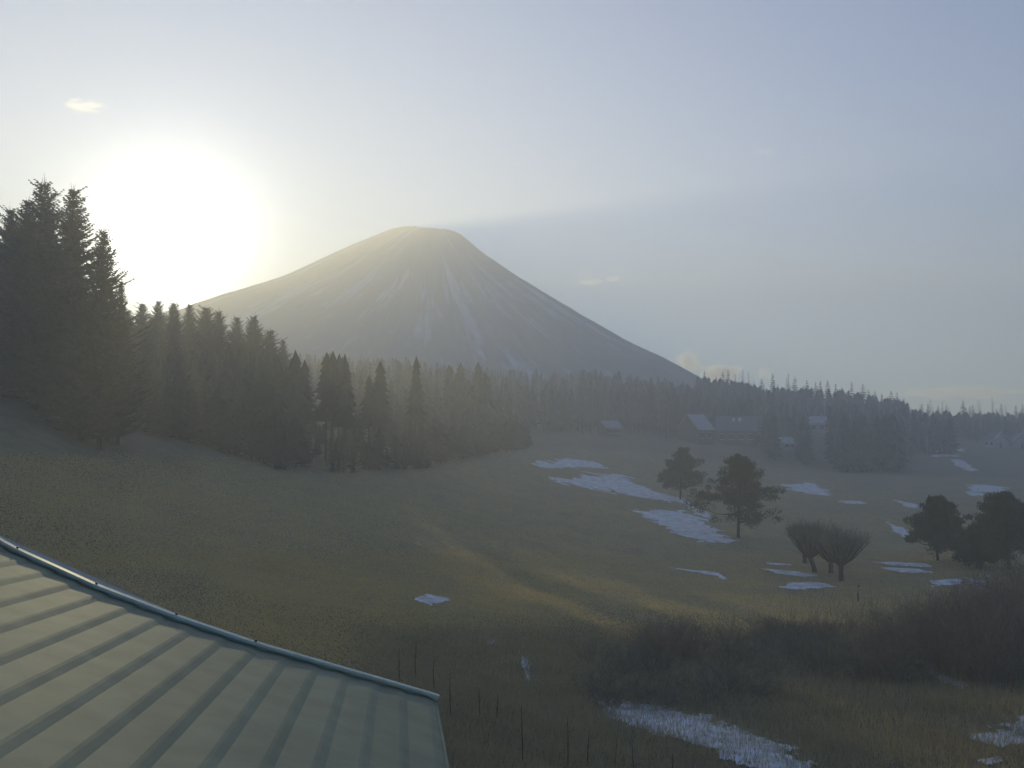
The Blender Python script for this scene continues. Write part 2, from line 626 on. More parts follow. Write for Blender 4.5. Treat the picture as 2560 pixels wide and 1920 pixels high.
def far_conifer(H, Rb, seed):
    """conifer of modest detail for a few dozen pixels"""
    r = np.random.default_rng(seed)
    tk = MB()
    tk.tube([(0, 0, -1.0), (0, 0, H * 0.97)], [H * 0.013, 0.03], 5)
    tri = []
    z = H * 0.1
    while z < H:
        f = z / H
        L = Rb * (1 - f) ** 0.75 * (0.7 + 0.3 * min(1, f * 4)) + 0.15
        nb = 9
        a = r.random() * 6.28 + np.arange(nb) * 6.283 / nb + r.normal(size=nb) * 0.25
        Lr = L * r.uniform(0.55, 1.2, nb)
        tip = np.stack([np.cos(a) * Lr, np.sin(a) * Lr, z - 0.12 * Lr + r.normal(size=nb) * 0.15 + 0.3 * f], axis=1)
        w = 0.42 * Lr + 0.12
        sdv = np.stack([-np.sin(a), np.cos(a), np.zeros(nb)], axis=1)
        root = np.tile([0, 0, z + 0.45], (nb, 1))
        mid = tip * 0.55 + root * 0.45
        tri.append(np.stack([root, mid - sdv * w[:, None], tip], axis=1))
        tri.append(np.stack([root, tip, mid + sdv * w[:, None]], axis=1))
        z += H * 0.045 * r.uniform(0.8, 1.2)
    tri.append(np.array([[[-.1, 0, H * .93], [.1, 0, H * .93], [0, 0, H * 1.03]], [[0, -.1, H * .93], [0, .1, H * .93], [0, 0, H * 1.03]]]))
    cr = MB()
    cr.tris(np.concatenate(tri).reshape(-1, 3))
    return tk.mesh('trunk', M['bark'], True), cr.mesh('crown', M['far_needles'])


def larch(H, Rb, seed, twigs=1.0):
    """leafless larch: straight stem, level limbs, fine twigs"""
    r = np.random.default_rng(seed)
    tk = MB()
    tk.tube([(0, 0, -1.0), (r.normal() * .1, 0, H * 0.5), (r.normal() * .15, r.normal() * .1, H)], [H * 0.014, H * 0.009, 0.03], 5)
    cr = MB()
    A, B_, w0 = [], [], []
    z = H * 0.25
    while z < H * 0.98:
        f = z / H
        for k in range(3):
            a = r.random() * 6.28
            L = (Rb * (1 - f) ** 0.7 * r.uniform(0.5, 1.15) + 0.2)
            p = np.array([0, 0, z])
            d = np.array([math.cos(a), math.sin(a), r.uniform(0.0, 0.35)])
            q = p + d * L
            A.append(p); B_.append(q); w0.append(0.09 + 0.05 * (1 - f))
            for _ in range(int(6 * twigs)):
                t = r.uniform(0.2, 1)
                s0 = p + d * L * t
                e = d * 0.5 + r.normal(size=3) * 0.6 + np.array([0, 0, 0.25])
                A.append(s0); B_.append(s0 + e * L * 0.28); w0.append(0.05)
        z += H * 0.03 * r.uniform(0.7, 1.3)
    cr.ribbons(A, B_, w0, np.array(w0) * 0.4)
    return tk.mesh('trunk', M['bark'], True), cr.mesh('crown', M['larch'])


def pine(H, Wd, seed):
    """open, irregular pine: limbs carry flat pads of needles"""
    r = np.random.default_rng(seed)
    tk = MB()
    lean = r.normal() * 0.06
    top = np.array([lean * H, 0, H * 0.93])
    tk.tube([(0, 0, -0.6), (lean * H * .3, 0.1, H * .4), top], [H * 0.022, H * 0.016, 0.05], 7)
    tri = []
    n = 34
    for k in range(n):
        f = 0.2 + 0.8 * (k + r.random()) / n
        p0 = np.array([lean * H * f, 0, H * f * 0.93])
        a = k * 2.4 + r.normal() * 0.3
        L = Wd / 2 * (math.sin(min(1, (1.04 - f) * 1.35) * math.pi / 2)) * r.uniform(0.6, 1.1) + 0.25
        tip = p0 + np.array([math.cos(a) * L, math.sin(a) * L, L * r.uniform(0.0, 0.4)])
        mid = (p0 + tip) / 2 + np.array([0, 0, -0.08 * L])
        tk.tube([p0, mid, tip], [0.05 + 0.02 * L, 0.035, 0.015], 4)
        for q in range(8):
            c = p0 + (tip - p0) * r.uniform(0.25, 1.08) + r.normal(size=3) * np.array([.3, .3, .25]) * (0.5 + L * .3)
            m_ = 90
            rad_ = r.uniform(0.35, 0.7) * (0.6 + 0.18 * L)
            v = r.normal(size=(m_, 3))
            v /= np.linalg.norm(v, axis=1, keepdims=True)
            P = c + v * np.array([1, 1, 0.7]) * rad_ * r.uniform(0.3, 1, (m_, 1))
            d = v * 0.6 + np.array([0, 0, 0.7]) + r.normal(size=(m_, 3)) * 0.35
            d /= np.linalg.norm(d, axis=1, keepdims=True)
            w = np.cross(d, r.normal(size=(m_, 3)))
            w /= np.linalg.norm(w, axis=1, keepdims=True)
            tri.append(np.stack([P - w * 0.05, P + w * 0.05, P + d * r.uniform(0.18, 0.34, (m_, 1))], axis=1))
    cr = MB()
    cr.tris(np.concatenate(tri).reshape(-1, 3))
    return tk.mesh('trunk', M['bark'], True), cr.mesh('crown', M['pine'])


def vase_tree(H, Wd, th, seed, lean=0.0):
    """pruned leafless tree: short trunk, limbs fanning up into a dense vase of upright shoots"""
    r = np.random.default_rng(seed)
    tk = MB()
    top = np.array([lean, 0, th])
    tk.tube([(0, 0, -0.4), (lean * .5, 0, th * .5), top], [0.26, 0.2, 0.22], 8)
    A, B_, w0, w1 = [], [], [], []

    def seg(p, q, a, c):
        A.append(p); B_.append(q); w0.append(a); w1.append(c)
    for k in range(30):
        a = k * 2.399 + r.normal() * 0.2
        rr = Wd / 2 * math.sqrt((k + 0.5) / 30)
        # limb out to a point on a bowl
        e = np.array([lean + math.cos(a) * rr * .92, math.sin(a) * rr * .92, th + 0.15 + (H - th) * (0.28 + 0.28 * (rr / (Wd / 2)) ** 1.2)])
        m1 = top + (e - top) * np.array([.45, .45, .30])
        tk.tube([top - [0, 0, .1], m1, e], [0.085, 0.06, 0.03], 4)
        for j in range(16):
            t = r.uniform(0.15, 1.0)
            p = (m1 + (e - m1) * (t - .4) / .6) if t > .4 else top + (m1 - top) * t / .4
            out = np.array([math.cos(a), math.sin(a), 0])
            crown = th + (H - th) * (1.0 - 0.42 * (rr / (Wd / 2)) ** 2.2) * r.uniform(0.82, 1.04)
            L = max(0.4, (crown - p[2]) * r.uniform(0.55, 1.0))
            q = p + np.array([out[0] * .2 * L, out[1] * .2 * L, L]) + r.normal(size=3) * np.array([.25, .25, .1])
            seg(p, q, 0.03, 0.014)
            for i in range(7):
                u = r.uniform(0.1, 0.95)
                s = p + (q - p) * u
                g = s + np.array([out[0] * .1, out[1] * .1, 0.36]) * r.uniform(.6, 1.3) + r.normal(size=3) * .2
                seg(s, g, 0.017, 0.008)
                for _ in range(2):
                    s2 = s + (g - s) * r.uniform(.2, .9)
                    seg(s2, s2 + r.normal(size=3) * .12 + np.array([0, 0, .16]), 0.012, 0.006)
    cr = MB()
    cr.ribbons(A, B_, w0, w1)
    return tk.mesh('trunk', M['bark'], True), cr.mesh('crown', M['twig'])


def shrub(Hs, Wd, seed, material, n=60, upright=0.5, w=0.02):
    """leafless thicket of stems that fork twice"""
    r = np.random.default_rng(seed)
    A, B_, w0, w1 = [], [], [], []
    for k in range(n):
        a, q = r.random() * 6.28, math.sqrt(r.random())
        p = np.array([math.cos(a) * q * Wd * .3, math.sin(a) * q * Wd * .3, -0.15])
        d = np.array([math.cos(a) * q * (1 - upright), math.sin(a) * q * (1 - upright), 0.75 + upright * .4]) + r.normal(size=3) * .16
        L = Hs * r.uniform(0.45, 1.0)
        pts = [p]
        nseg = 4
        for s in range(nseg):
            d = d / np.linalg.norm(d)
            pts.append(pts[-1] + d * L / nseg)
            d = d + r.normal(size=3) * 0.22 + np.array([0, 0, -.06])
        for s in range(nseg):
            ww = w * (1.3 - 0.25 * s)
            A.append(pts[s]); B_.append(pts[s + 1]); w0.append(ww); w1.append(ww * .75)
            for _ in range(2 + s):
                t0 = pts[s] + (pts[s + 1] - pts[s]) * r.random()
                e = d * .5 + r.normal(size=3) * .55 + np.array([0, 0, .3])
                t1 = t0 + e * L * r.uniform(.1, .22)
                A.append(t0); B_.append(t1); w0.append(w * .6); w1.append(w * .35)
                for _ in range(2):
                    u0 = t0 + (t1 - t0) * r.uniform(.3, 1)
                    A.append(u0); B_.append(u0 + (e + r.normal(size=3) * .6) * L * r.uniform(.05, .12)); w0.append(w * .42); w1.append(w * .25)
    b = MB()
    b.ribbons(A, B_, w0, w1)
    return b.mesh('bare_shrub', material)


def make_tree(name, pair, loc, rz, sc, label, cat, group=None):
    e = bpy.data.objects.new(name, None)
    e.empty_display_size = 0.5
    COL.objects.link(e)
    e.location = loc
    e.rotation_euler.z = rz
    e.scale = sc if isinstance(sc, tuple) else (sc, sc, sc)
    link('trunk', pair[0], e)
    link('crown', pair[1], e)
    return tag(e, label, cat, group)


# --- the tall spruces against the sun
SPR = [spruce(19.0, 4.1, 1, 1.15), spruce(19.0, 3.7, 2, 1.15), spruce(19.0, 4.5, 3, 1.15)]
SG = 'tall spruces at the wood edge'
tall = [  # px, py of the top, forward distance, width factor, mesh, label
    (15, 522, 104, 1.1, 2, 'short spruce top beside the tall spruces, cut off by the photo border'),
    (100, 452, 97, 1.25, 0, 'tallest spruce of the dark group, its thin leader highest of all'),
    (58, 500, 99, 1.0, 2, 'spruce pressed against the tallest one, its double spike a little lower'),
    (172, 470, 95, 1.2, 1, 'second tallest spruce, with long ragged boughs towards the sun'),
    (250, 572, 92, 0.95, 0, 'thin open spruce with see-through crown beside the sun glare'),
    (297, 700, 98, 0.75, 1, 'small feathery spruce low in the sun glare at the end of the tall group'),
]
for i, (px, py, Y, wf, k, lab) in enumerate(tall):
    p = drop(px, Y)
    h = at(px, py, Y).z - p.z
    s = h / 19.0
    make_tree('spruce_tree', SPR[k], p, i * 1.7, (s * wf, s * wf, s), lab, 'tree', SG)
fill = []
for i in range(40):
    px = rng.uniform(-260, 290)
    topy = np.interp(px, [-260, 0, 60, 200, 260, 300], [560, 600, 560, 600, 690, 790]) + rng.uniform(20, 150)
    Y = rng.uniform(92, 128)
    fill.append((px, topy, Y))
for i, (px, py, Y) in enumerate(fill):
    p = drop(px, Y)
    s = max(0.35, (at(px, py, Y).z - p.z) / 19.0)
    make_tree('spruce_tree', SPR[i % 3], p, i * 2.1, (s * 1.25, s * 1.25, s), 'spruce standing in the dark mass below the tall spruce tops', 'tree', 'spruces filling the dark wood edge')

# --- the lower spruces under the sun and beside the mountain's foot
low = [(318, 775, 130), (352, 758, 140), (392, 752, 150), (430, 756, 145), (470, 760, 155), (512, 768, 150),
       (545, 776, 142), (590, 792, 150), (632, 790, 146), (672, 824, 150), (706, 850, 160)]
for i, (px, py, Y) in enumerate(low):
    p = drop(px, Y)
    s = (at(px, py, Y).z - p.z) / 19.0
    if px == 545:
        lab = 'pointed spruce in the sun haze where the mountain flank begins'
    elif px == 706:
        lab = 'lowest spruce at the end of the hazy row, in front of the mountain foot'
    else:
        lab = 'spruce in the hazy row under the sun'
    wf = (1.25, 1.6, 1.1, 1.45)[i % 4]
    make_tree('spruce_tree', SPR[i % 3], p, i * 1.3, (s * wf, s * wf, s), lab, 'tree', 'hazy spruces under the sun')

# --- meshes for the far woods
FC = [far_conifer(16, 4.2, 11), far_conifer(16, 3.5, 12), far_conifer(16, 4.8, 13), far_conifer(16, 3.0, 14)]
LA = [larch(16, 3.0, 21), larch(16, 3.6, 22), larch(16, 2.4, 23)]

# --- the dark treeline on the ridge
ridge_con = [(1762, 928), (1792, 944), (1808, 930), (1821, 925), (1905, 950), (1933, 937), (1988, 943), (2018, 951), (2040, 956), (2052, 954),
             (2070, 952), (2090, 960), (2105, 968), (2130, 956), (2158, 961), (2172, 975), (2188, 977), (2205, 985), (2228, 978), (2243, 982),
             (2260, 996), (2305, 1010), (2345, 1014), (2366, 1010), (2408, 1003), (2424, 1016), (2432, 1012), (2452, 1024), (2492, 1024), (2503, 1010),
             (2540, 1012), (2556, 1012), (1880, 962), (1945, 962), (2010, 965), (2320, 1010)]
for i, (px, py) in enumerate(ridge_con):
    Y = 455 + 12 * math.sin(i * 2.3)
    p = drop(px, Y)
    s = (at(px, py, Y).z - p.z) / 16.0
    wf = 0.85 + 0.35 * ((i * 37) % 10) / 10
    make_tree('conifer_tree', FC[i % 4], p, i * 1.1, (s * wf, s * wf, s), 'dark pointed conifer on the skyline of the wooded ridge', 'tree', 'conifers along the ridge skyline')
ridge_larch = [(1838, 935), (1858, 922), (1872, 930), (1886, 950), (1968, 945), (1972, 934), (2300, 1008), (2326, 996), (2356, 1002), (2372, 1014),
               (2447, 998), (2481, 990), (2515, 1012), (2400, 1030), (2268, 1004)]
for i, (px, py) in enumerate(ridge_larch):
    Y = 448 + 9 * math.sin(i * 1.9)
    p = drop(px, Y)
    s = (at(px, py, Y).z - p.z) / 16.0
    lab = 'bare larch with airy limbs on the ridge skyline, between the dark conifers'
    if px == 2481:
        lab = 'tallest bare larch on the skyline, with wide level limbs, above the far gabled houses'
    make_tree('larch_tree', LA[i % 3], p, i * 0.9, (s, s, s), lab, 'tree', 'bare larches along the ridge skyline')


def forest(name, spots, pairs, label, mats):
    """one mass of trees that nobody could count"""
    b = MB()
    cache = []
    for tk, cr in pairs:
        data = []
        for me_, mi in ((cr, 0), (tk, 1)):
            v = np.empty(len(me_.vertices) * 3)
            me_.vertices.foreach_get('co', v)
            fs = [tuple(p.vertices) for p in me_.polygons]
            data.append((v.reshape(-1, 3), fs, mi))
        cache.append(data)
    for i, (p, s, wf) in enumerate(spots):
        a = rng.random() * 6.28
        c, sn = math.cos(a), math.sin(a)
        for v, fs, mi in cache[i % len(cache)]:
            q = v * np.array([s * wf, s * wf, s])
            q = np.stack([q[:, 0] * c - q[:, 1] * sn, q[:, 0] * sn + q[:, 1] * c, q[:, 2]], axis=1) + np.array(p)
            b.add(q, fs, mi)
    return tag(link(name, b.mesh(name, mats)), label, kind='stuff')


def small_conifer(H, Rb, seed, low=0.12):
    r = np.random.default_rng(seed)
    b_ = MB()
    tri = []
    for z in np.linspace(low * H, 0.9 * H, 9):
        f = z / H
        a = r.random() * 6.28 + np.arange(6) * 1.047 + r.normal(size=6) * .2
        L = (Rb * (1 - f) ** .75 + .2) * r.uniform(.6, 1.2, 6)
        tip = np.stack([np.cos(a) * L, np.sin(a) * L, z - .1 * L], axis=1)
        sdv = np.stack([-np.sin(a), np.cos(a), a * 0], axis=1) * (L * .5 + .1)[:, None]
        root = np.tile([0, 0, z + .12 * H], (6, 1))
        tri.append(np.stack([root, tip * [.8, .8, 1] - sdv, tip * [.8, .8, 1] + sdv], axis=1))
        tri.append(np.stack([root, tip - sdv * .2, tip + sdv * .2], axis=1))
    b_.tris(np.concatenate(tri).reshape(-1, 3))
    t_ = MB()
    t_.tube([(0, 0, -1), (0, 0, H * .9)], [.2, .03], 3, cap=False)
    return t_.mesh('trunk', M['bark']), b_.mesh('crown', M['far_needles'])


SC = [small_conifer(16, 3.0, s) for s in (41, 42, 43)]
SH_ = [small_conifer(16, 2.6, s, 0.4) for s in (44, 45, 46)]
SL = [larch(16, 3.2, s, twigs=0.5) for s in (51, 52)]


SUNNY = [(1060, 1425), (1120, 1428), (1180, 1432), (1250, 1452), (1330, 1482), (1400, 1512), (1480, 1542), (1560, 1566), (1130, 1448), (1200, 1458),
         (1380, 1446), (1430, 1460), (1330, 1425), (1420, 1434), (1520, 1446),
         (1640, 1522), (1700, 1536), (1760, 1550), (1830, 1562), (1890, 1572),
         (1800, 1486), (1860, 1494), (1920, 1500), (1990, 1510), (2060, 1515),
         (1900, 1530), (1960, 1540), (2020, 1545), (2080, 1550), (2130, 1545), (2180, 1535), (2000, 1556), (2100, 1530), (2150, 1560),
         (2000, 1470), (2060, 1474), (1960, 1433), (2010, 1440), (2130, 1455), (2180, 1462), (2230, 1470), (2350, 1446), (2300, 1440)]
SUNNY = [hit(*q) for q in SUNNY]
SH = Vector((SUN_DIR.x, SUN_DIR.y, 0))
SLOPE = SUN_DIR.z / SH.length
SH.normalize()


def blocks(p, h, low, rad=1.5):
    """whether a tree here, crown from low*h to h, would take the sun from one of the sunlit strips"""
    for g in SUNNY:
        d = p - g
        tt = d.x * SH.x + d.y * SH.y
        if tt < 3:
            continue
        if abs(d.x * SH.y - d.y * SH.x) < rad:
            z = g.z + tt * SLOPE - p.z
            if low * h - .5 < z < h + .5:
                return True
    return False


def wood_spots(n, pxr, edge, depth, top):
    out = []
    for _ in range(n):
        px = rng.uniform(*pxr)
        e = np.interp(px, *edge)
        Y = e + depth * rng.random() ** 1.4
        p = drop(px, Y)
        h = rng.uniform(9, 15)
        ty = np.interp(px, *top) + rng.uniform(2, 30)
        hm = at(px, ty, Y).z - p.z
        if hm < 5:
            continue
        h = min(h, hm)
        if low is not None and blocks(p, h, low):
            continue
        out.append((p, h / 16.0, rng.uniform(0.9, 1.4)))
    return out


CLEAR = [(1845, 65, 335), (1725, 40, 320), (2045, 30, 395), (2485, 110, 395), (2300, 40, 330), (1340, 14, 300), (1965, 28, 330), (2400, 80, 330)]


def corridor(p):
    """thin the wood where the low sun slips through to the fairway"""
    q = 0.945 * p.x + 0.326 * p.y
    return 20 < q < 46 and p.y < 235 and rng.random() < 0.9


def grove_gap(p):
    q = 0.945 * p.x + 0.326 * p.y
    return (22.6 < q < 24.6 or 26.2 < q < 27.6 or 31.5 < q < 33.5 or 35 < q < 42) and rng.random() < 0.8


def wood_spots(n, pxr, edge, depth, top, hmin=9, hmax=15, gap=None, low=None):
    out = []
    for _ in range(n):
        px = rng.uniform(*pxr)
        e = np.interp(px, *edge)
        Y = e + depth * rng.random() ** 1.4
        if any(abs(px - c) < w and Y < yy for c, w, yy in CLEAR):
            continue
        p = drop(px, Y)
        if gap and gap(p):
            continue
        h = rng.uniform(hmin, hmax)
        ty = np.interp(px, *top) + rng.uniform(0, 26)
        hm = at(px, ty, Y).z - p.z
        if hm < 4:
            continue
        h = min(h, hm)
        if low is not None and blocks(p, h, low):
            continue
        out.append((p, h / 16.0, rng.uniform(0.9, 1.4)))
    return out


edge_r = ([1250, 1600, 1760, 1920, 2100, 2240, 2350, 2560, 2800], [330, 330, 335, 300, 262, 270, 330, 350, 350])
top_r = ([1250, 1500, 1740, 1760, 1920, 2100, 2240, 2300, 2560, 2800], [903, 912, 950, 945, 965, 975, 995, 1025, 1035, 1035])
forest('ridge_forest', wood_spots(1300, (1450, 2750), edge_r, 150, top_r), SC, 'dark conifer wood covering the ridge below the skyline', [M['far_needles'], M['bark']])
sky_spots = []
sky_x = [q[0] for q in sorted(ridge_con)]
sky_y = [q[1] for q in sorted(ridge_con)]
for i in range(320):
    px = rng.uniform(1740, 2640)
    Y = rng.uniform(438, 468)
    p = drop(px, Y)
    ty = np.interp(px, [1740, 1800, 1850, 1900, 2000, 2100, 2200, 2250, 2290, 2400, 2560, 2640], [940, 948, 955, 966, 970, 974, 992, 996, 1024, 1030, 1032, 1034]) + rng.uniform(-3, 16)
    sky_spots.append((p, max(3.0, at(px, ty, Y).z - p.z) / 16.0, rng.uniform(1.2, 1.7)))
forest('skyline_forest', sky_spots, SC, 'close dark conifers filling the ridge crest under the skyline trees', [M['far_needles'], M['bark']])
edge_c = ([500, 640, 960, 1280, 1600], [150, 165, 200, 270, 320])
top_c = ([500, 640, 720, 1000, 1280, 1600], [872, 872, 877, 888, 900, 912])
forest('larch_forest', wood_spots(900, (560, 1700), edge_c, 260, top_c, low=0.1), SL, 'hazy leafless larch wood along the foot of the mountain', [M['larch'], M['bark']])
forest('hill_forest', wood_spots(900, (300, 1500), ([300, 640, 960, 1280, 1500], [135, 140, 165, 260, 320]), 230, top_c, 7, 13, low=0.1), SC, 'hazy conifers mixed into the wood at the foot of the mountain', [M['far_needles'], M['bark']])
grove = wood_spots(300, (400, 1220), ([400, 640, 700, 800, 860, 960, 1060, 1130, 1220], [116, 122, 116, 130, 122, 142, 150, 178, 205]), 60, top_c, 8, 19, low=0.36)
forest('grove_of_conifers', grove, SH_, 'hazy conifer grove on the slope whose shadow lies over the fairway', [M['far_needles'], M['bark']])

under = wood_spots(800, (380, 1320), ([380, 640, 700, 800, 860, 960, 1060, 1130, 1220, 1320], [112, 116, 112, 122, 118, 134, 142, 168, 195, 225]), 60, top_c, 2.0, 6.0, low=0.05)
forest('young_conifers', [(p, s_, w_ * 1.6) for p, s_, w_ in under], SC, 'young conifers and undergrowth along the edge of the hazy grove', [M['far_needles'], M['bark']])

# ------------------------------------------------------------------ snow lying on the land
def poly_sd(P, X, Y):
    """signed distance to a polygon, positive inside"""
    d = np.full(X.shape, 1e9)
    ins = np.zeros(X.shape, bool)
    n = len(P)
    for i in range(n):
        x0, y0 = P[i]
        x1, y1 = P[(i + 1) % n]
        ex, ey = x1 - x0, y1 - y0
        t_ = np.clip(((X - x0) * ex + (Y - y0) * ey) / (ex * ex + ey * ey + 1e-12), 0, 1)
        d = np.minimum(d, np.hypot(X - x0 - t_ * ex, Y - y0 - t_ * ey))
        cr = ((y0 > Y) != (y1 > Y)) & (X < (x1 - x0) * (Y - y0) / (y1 - y0 + 1e-12) + x0)
        ins ^= cr
    return np.where(ins, d, -d)


def snow_patch(pix, label, rag=0.5, fine=1.0, seed=0):
    W_ = [hit(px, py) for px, py in pix]
    P = [(w.x, w.y) for w in W_]
    Ym = sum(w.y for w in W_) / len(W_)
    step = min(0.7, max(0.07, Ym * 0.0014)) * fine
    xs, ys = [p[0] for p in P], [p[1] for p in P]
    pad = step * 6
    stepy = step * 1.6
    X, Y = np.meshgrid(np.arange(min(xs) - pad, max(xs) + pad, step), np.arange(min(ys) - pad, max(ys) + pad, stepy), indexing='ij')
    if X.size > 400000:
        return
    sd = poly_sd(P, X, Y)
    size = max(sd.max(), step)
    k = 1.0 / max(size, 0.5)
    n = fbm(X * k * 1.6 + 31 * seed + 7, Y * k * 1.2 + 11, 5, seed + 60) - 0.5
    n2 = fbm(X / (step * 3.5) + 5, Y / (stepy * 3.0) + seed, 2, seed + 90) - 0.5
    st = fbm((X * .8 + Y * .6) * 0.9 + seed, (Y * .8 - X * .6) * 0.16, 3, seed + 40) - 0.5
    f = sd / size + rag * (n * 2.2 + n2 * 1.2) + st * 0.9 + 0.1
    Z = gz(X, Y) + 0.03 + Ym * 0.00025 + np.clip(f, -0.3, 0.6) * min(0.22, size * 0.12)
    id_ = np.arange(X.size).reshape(X.shape)
    q = np.stack([id_[:-1, :-1], id_[1:, :-1], id_[1:, 1:], id_[:-1, 1:]], axis=-1).reshape(-1, 4)
    keep = (f.ravel()[q] > 0).sum(axis=1) >= 3
    q = q[keep]
    if not len(q):
        return
    used = np.unique(q)
    re = np.zeros(X.size, int)
    re[used] = np.arange(len(used))
    b = MB()
    b.grid(np.stack([X, Y, Z], -1).reshape(-1, 3)[used], re[q])
    tag(link('snow_patch', b.mesh('snow_patch', M['snow'], True)), label, kind='structure')


PATCHES = [
    ([(1335, 1160), (1420, 1150), (1480, 1156), (1520, 1172), (1440, 1170), (1380, 1172)], 'thin snow left along the wood edge above the fairway', 0.5),
    ([(1375, 1196), (1450, 1202), (1480, 1186), (1545, 1188), (1585, 1210), (1640, 1232), (1722, 1256), (1680, 1259), (1590, 1243), (1500, 1225), (1440, 1213)], 'long snow band slanting down the upper fairway', 0.3),
    ([(1575, 1268), (1620, 1280), (1700, 1281), (1752, 1298), (1800, 1338), (1810, 1358), (1770, 1360), (1690, 1332), (1620, 1300)], 'largest snow field in the middle of the slope', 0.28),
    ([(1715, 1263), (1762, 1278), (1778, 1300), (1742, 1286)], 'snow sliver above the largest snow field', 0.5),
    ([(1950, 1214), (2030, 1210), (2060, 1228), (2068, 1240), (2010, 1234)], 'snow patch at the foot of the dark wood', 0.5),
    ([(2100, 1254), (2150, 1253), (2165, 1260), (2120, 1262)], 'faint snow line on the upper fairway below the wood', 0.3),
    ([(2215, 1306), (2260, 1324), (2300, 1342), (2302, 1354), (2280, 1355), (2240, 1334)], 'streaky snow beside the pine', 0.5),
    ([(2238, 1252), (2280, 1260), (2310, 1266), (2308, 1276), (2265, 1268)], 'snow strip in front of the row of trunks', 0.2),
    ([(2425, 1213), (2470, 1213), (2515, 1220), (2505, 1232), (2440, 1230)], 'blue snow strip below the gabled houses', 0.3),
    ([(2412, 1230), (2460, 1234), (2470, 1241), (2430, 1241)], 'small snow strip just under the blue one', 0.3),
    ([(1900, 1422), (1990, 1430), (2045, 1440), (2010, 1445), (1940, 1434)], 'sunlit snow strip left of the pruned trees', 0.3),
    ([(1910, 1408), (1965, 1411), (1985, 1415), (1925, 1415)], 'narrow shaded snow strip behind the sunlit one', 0.3),
    ([(1950, 1467), (1985, 1459), (2020, 1457), (2060, 1459), (2086, 1467), (2050, 1474), (2010, 1475), (1975, 1473)], 'bright oval snow patch in front of the pruned trees', 0.18),
    ([(2175, 1406), (2230, 1406), (2310, 1411), (2325, 1419), (2240, 1417)], 'upper of two level snow strips right of the pruned trees', 0.25),
    ([(2205, 1421), (2290, 1425), (2335, 1434), (2260, 1434)], 'lower of two level snow strips right of the pruned trees', 0.25),
    ([(1668, 1420), (1760, 1428), (1800, 1435), (1816, 1449), (1806, 1450), (1795, 1442), (1755, 1434)], 'thin curved snow rim along the bunker edge', 0.12),
    ([(1500, 1743), (1560, 1752), (1640, 1772), (1750, 1798), (1850, 1828), (1960, 1878), (2020, 1915), (1950, 1945), (1880, 1925), (1800, 1885), (1700, 1858), (1600, 1822), (1530, 1778)], 'long ragged snow drift among the weeds at the bottom', 0.62),
    ([(2400, 1838), (2480, 1825), (2590, 1800), (2590, 1872), (2500, 1868), (2430, 1860)], 'ragged snow patch in the lower right weeds', 0.6),
    ([(2440, 1903), (2500, 1897), (2510, 1908), (2470, 1914)], 'small snow spot below the ragged patch', 0.4),
    ([(2325, 1455), (2390, 1450), (2405, 1462), (2340, 1467)], 'snow patch behind the reddish shrubs', 0.3),
    ([(2415, 1446), (2462, 1452), (2470, 1476), (2440, 1474)], 'speckled snow behind the bare twigs', 0.9),
    ([(1212, 1602), (1236, 1603), (1234, 1613), (1214, 1612)], 'small snow spot on the dim slope', 0.3),
    ([(1300, 1640), (1322, 1655), (1330, 1702), (1316, 1704), (1308, 1670)], 'thin snow trickle down the dim slope', 0.7),
    ([(2305, 1648), (2350, 1685), (2425, 1712), (2410, 1726), (2340, 1702)], 'snow scraps between the right shrubs', 0.8),
    ([(2330, 1122), (2365, 1120), (2410, 1123), (2405, 1131), (2340, 1130)], 'snow on the upper terrace under the houses', 0.3),
    ([(2375, 1148), (2405, 1150), (2445, 1178), (2425, 1180), (2390, 1165)], 'slanting snow strip on the terraces', 0.4),
    ([(2330, 1137), (2395, 1137), (2400, 1143), (2335, 1143)], 'level snow strip on the middle terrace', 0.3),
    ([(1030, 1492), (1090, 1488), (1130, 1504), (1080, 1516), (1040, 1508)], 'faint snow remnant on the hazy slope', 0.6),
]
for i, (pix, lab, rag) in enumerate(PATCHES):
    snow_patch(pix, lab, rag, seed=i)


# ------------------------------------------------------------------ grass and weeds
def blades(name, label, pxr, pyr, n, h, w, material, keep=None, tilt=0.35, ypow=1.0):
    px = rng.uniform(*pxr, n)
    # spread evenly over the land between two rows of the view
    ya = np.array([hit(q, pyr[1]).y for q in np.linspace(*pxr, 25)])
    yb = np.array([hit(q, pyr[0]).y for q in np.linspace(*pxr, 25)])
    t0 = np.interp(px, np.linspace(*pxr, 25), ya)
    t1 = np.interp(px, np.linspace(*pxr, 25), yb)
    Y = t0 + (t1 - t0) * rng.random(n) ** ypow
    X = (px - 1280) / F * Y
    # the sward thins out at its borders
    ed = np.minimum(np.minimum((px - pxr[0]) / 160, (pxr[1] - px) / 160), np.minimum((Y - t0) / (t1 - t0), (t1 - Y) / (t1 - t0)) / 0.14)
    k = rng.random(n) < np.clip(ed, 0, 1)
    X, Y = X[k], Y[k]
    n = len(X)
    Z = gz(X, Y)
    P = np.stack([X, Y, Z - 0.01], 1)
    a = rng.random(n) * 6.28
    s = np.stack([np.cos(a), np.sin(a), np.zeros(n)], 1)
    ww = (w * rng.uniform(0.6, 1.3, n))[:, None] / 2
    hh = h * rng.uniform(0.45, 1.25, n)
    T = P + np.stack([rng.normal(size=n) * tilt * hh, rng.normal(size=n) * tilt * hh, hh], 1)
    b = MB()
    b.tris(np.stack([P - s * ww, P + s * ww, T], 1))
    return tag(link(name, b.mesh(name, material)), label, kind='stuff')


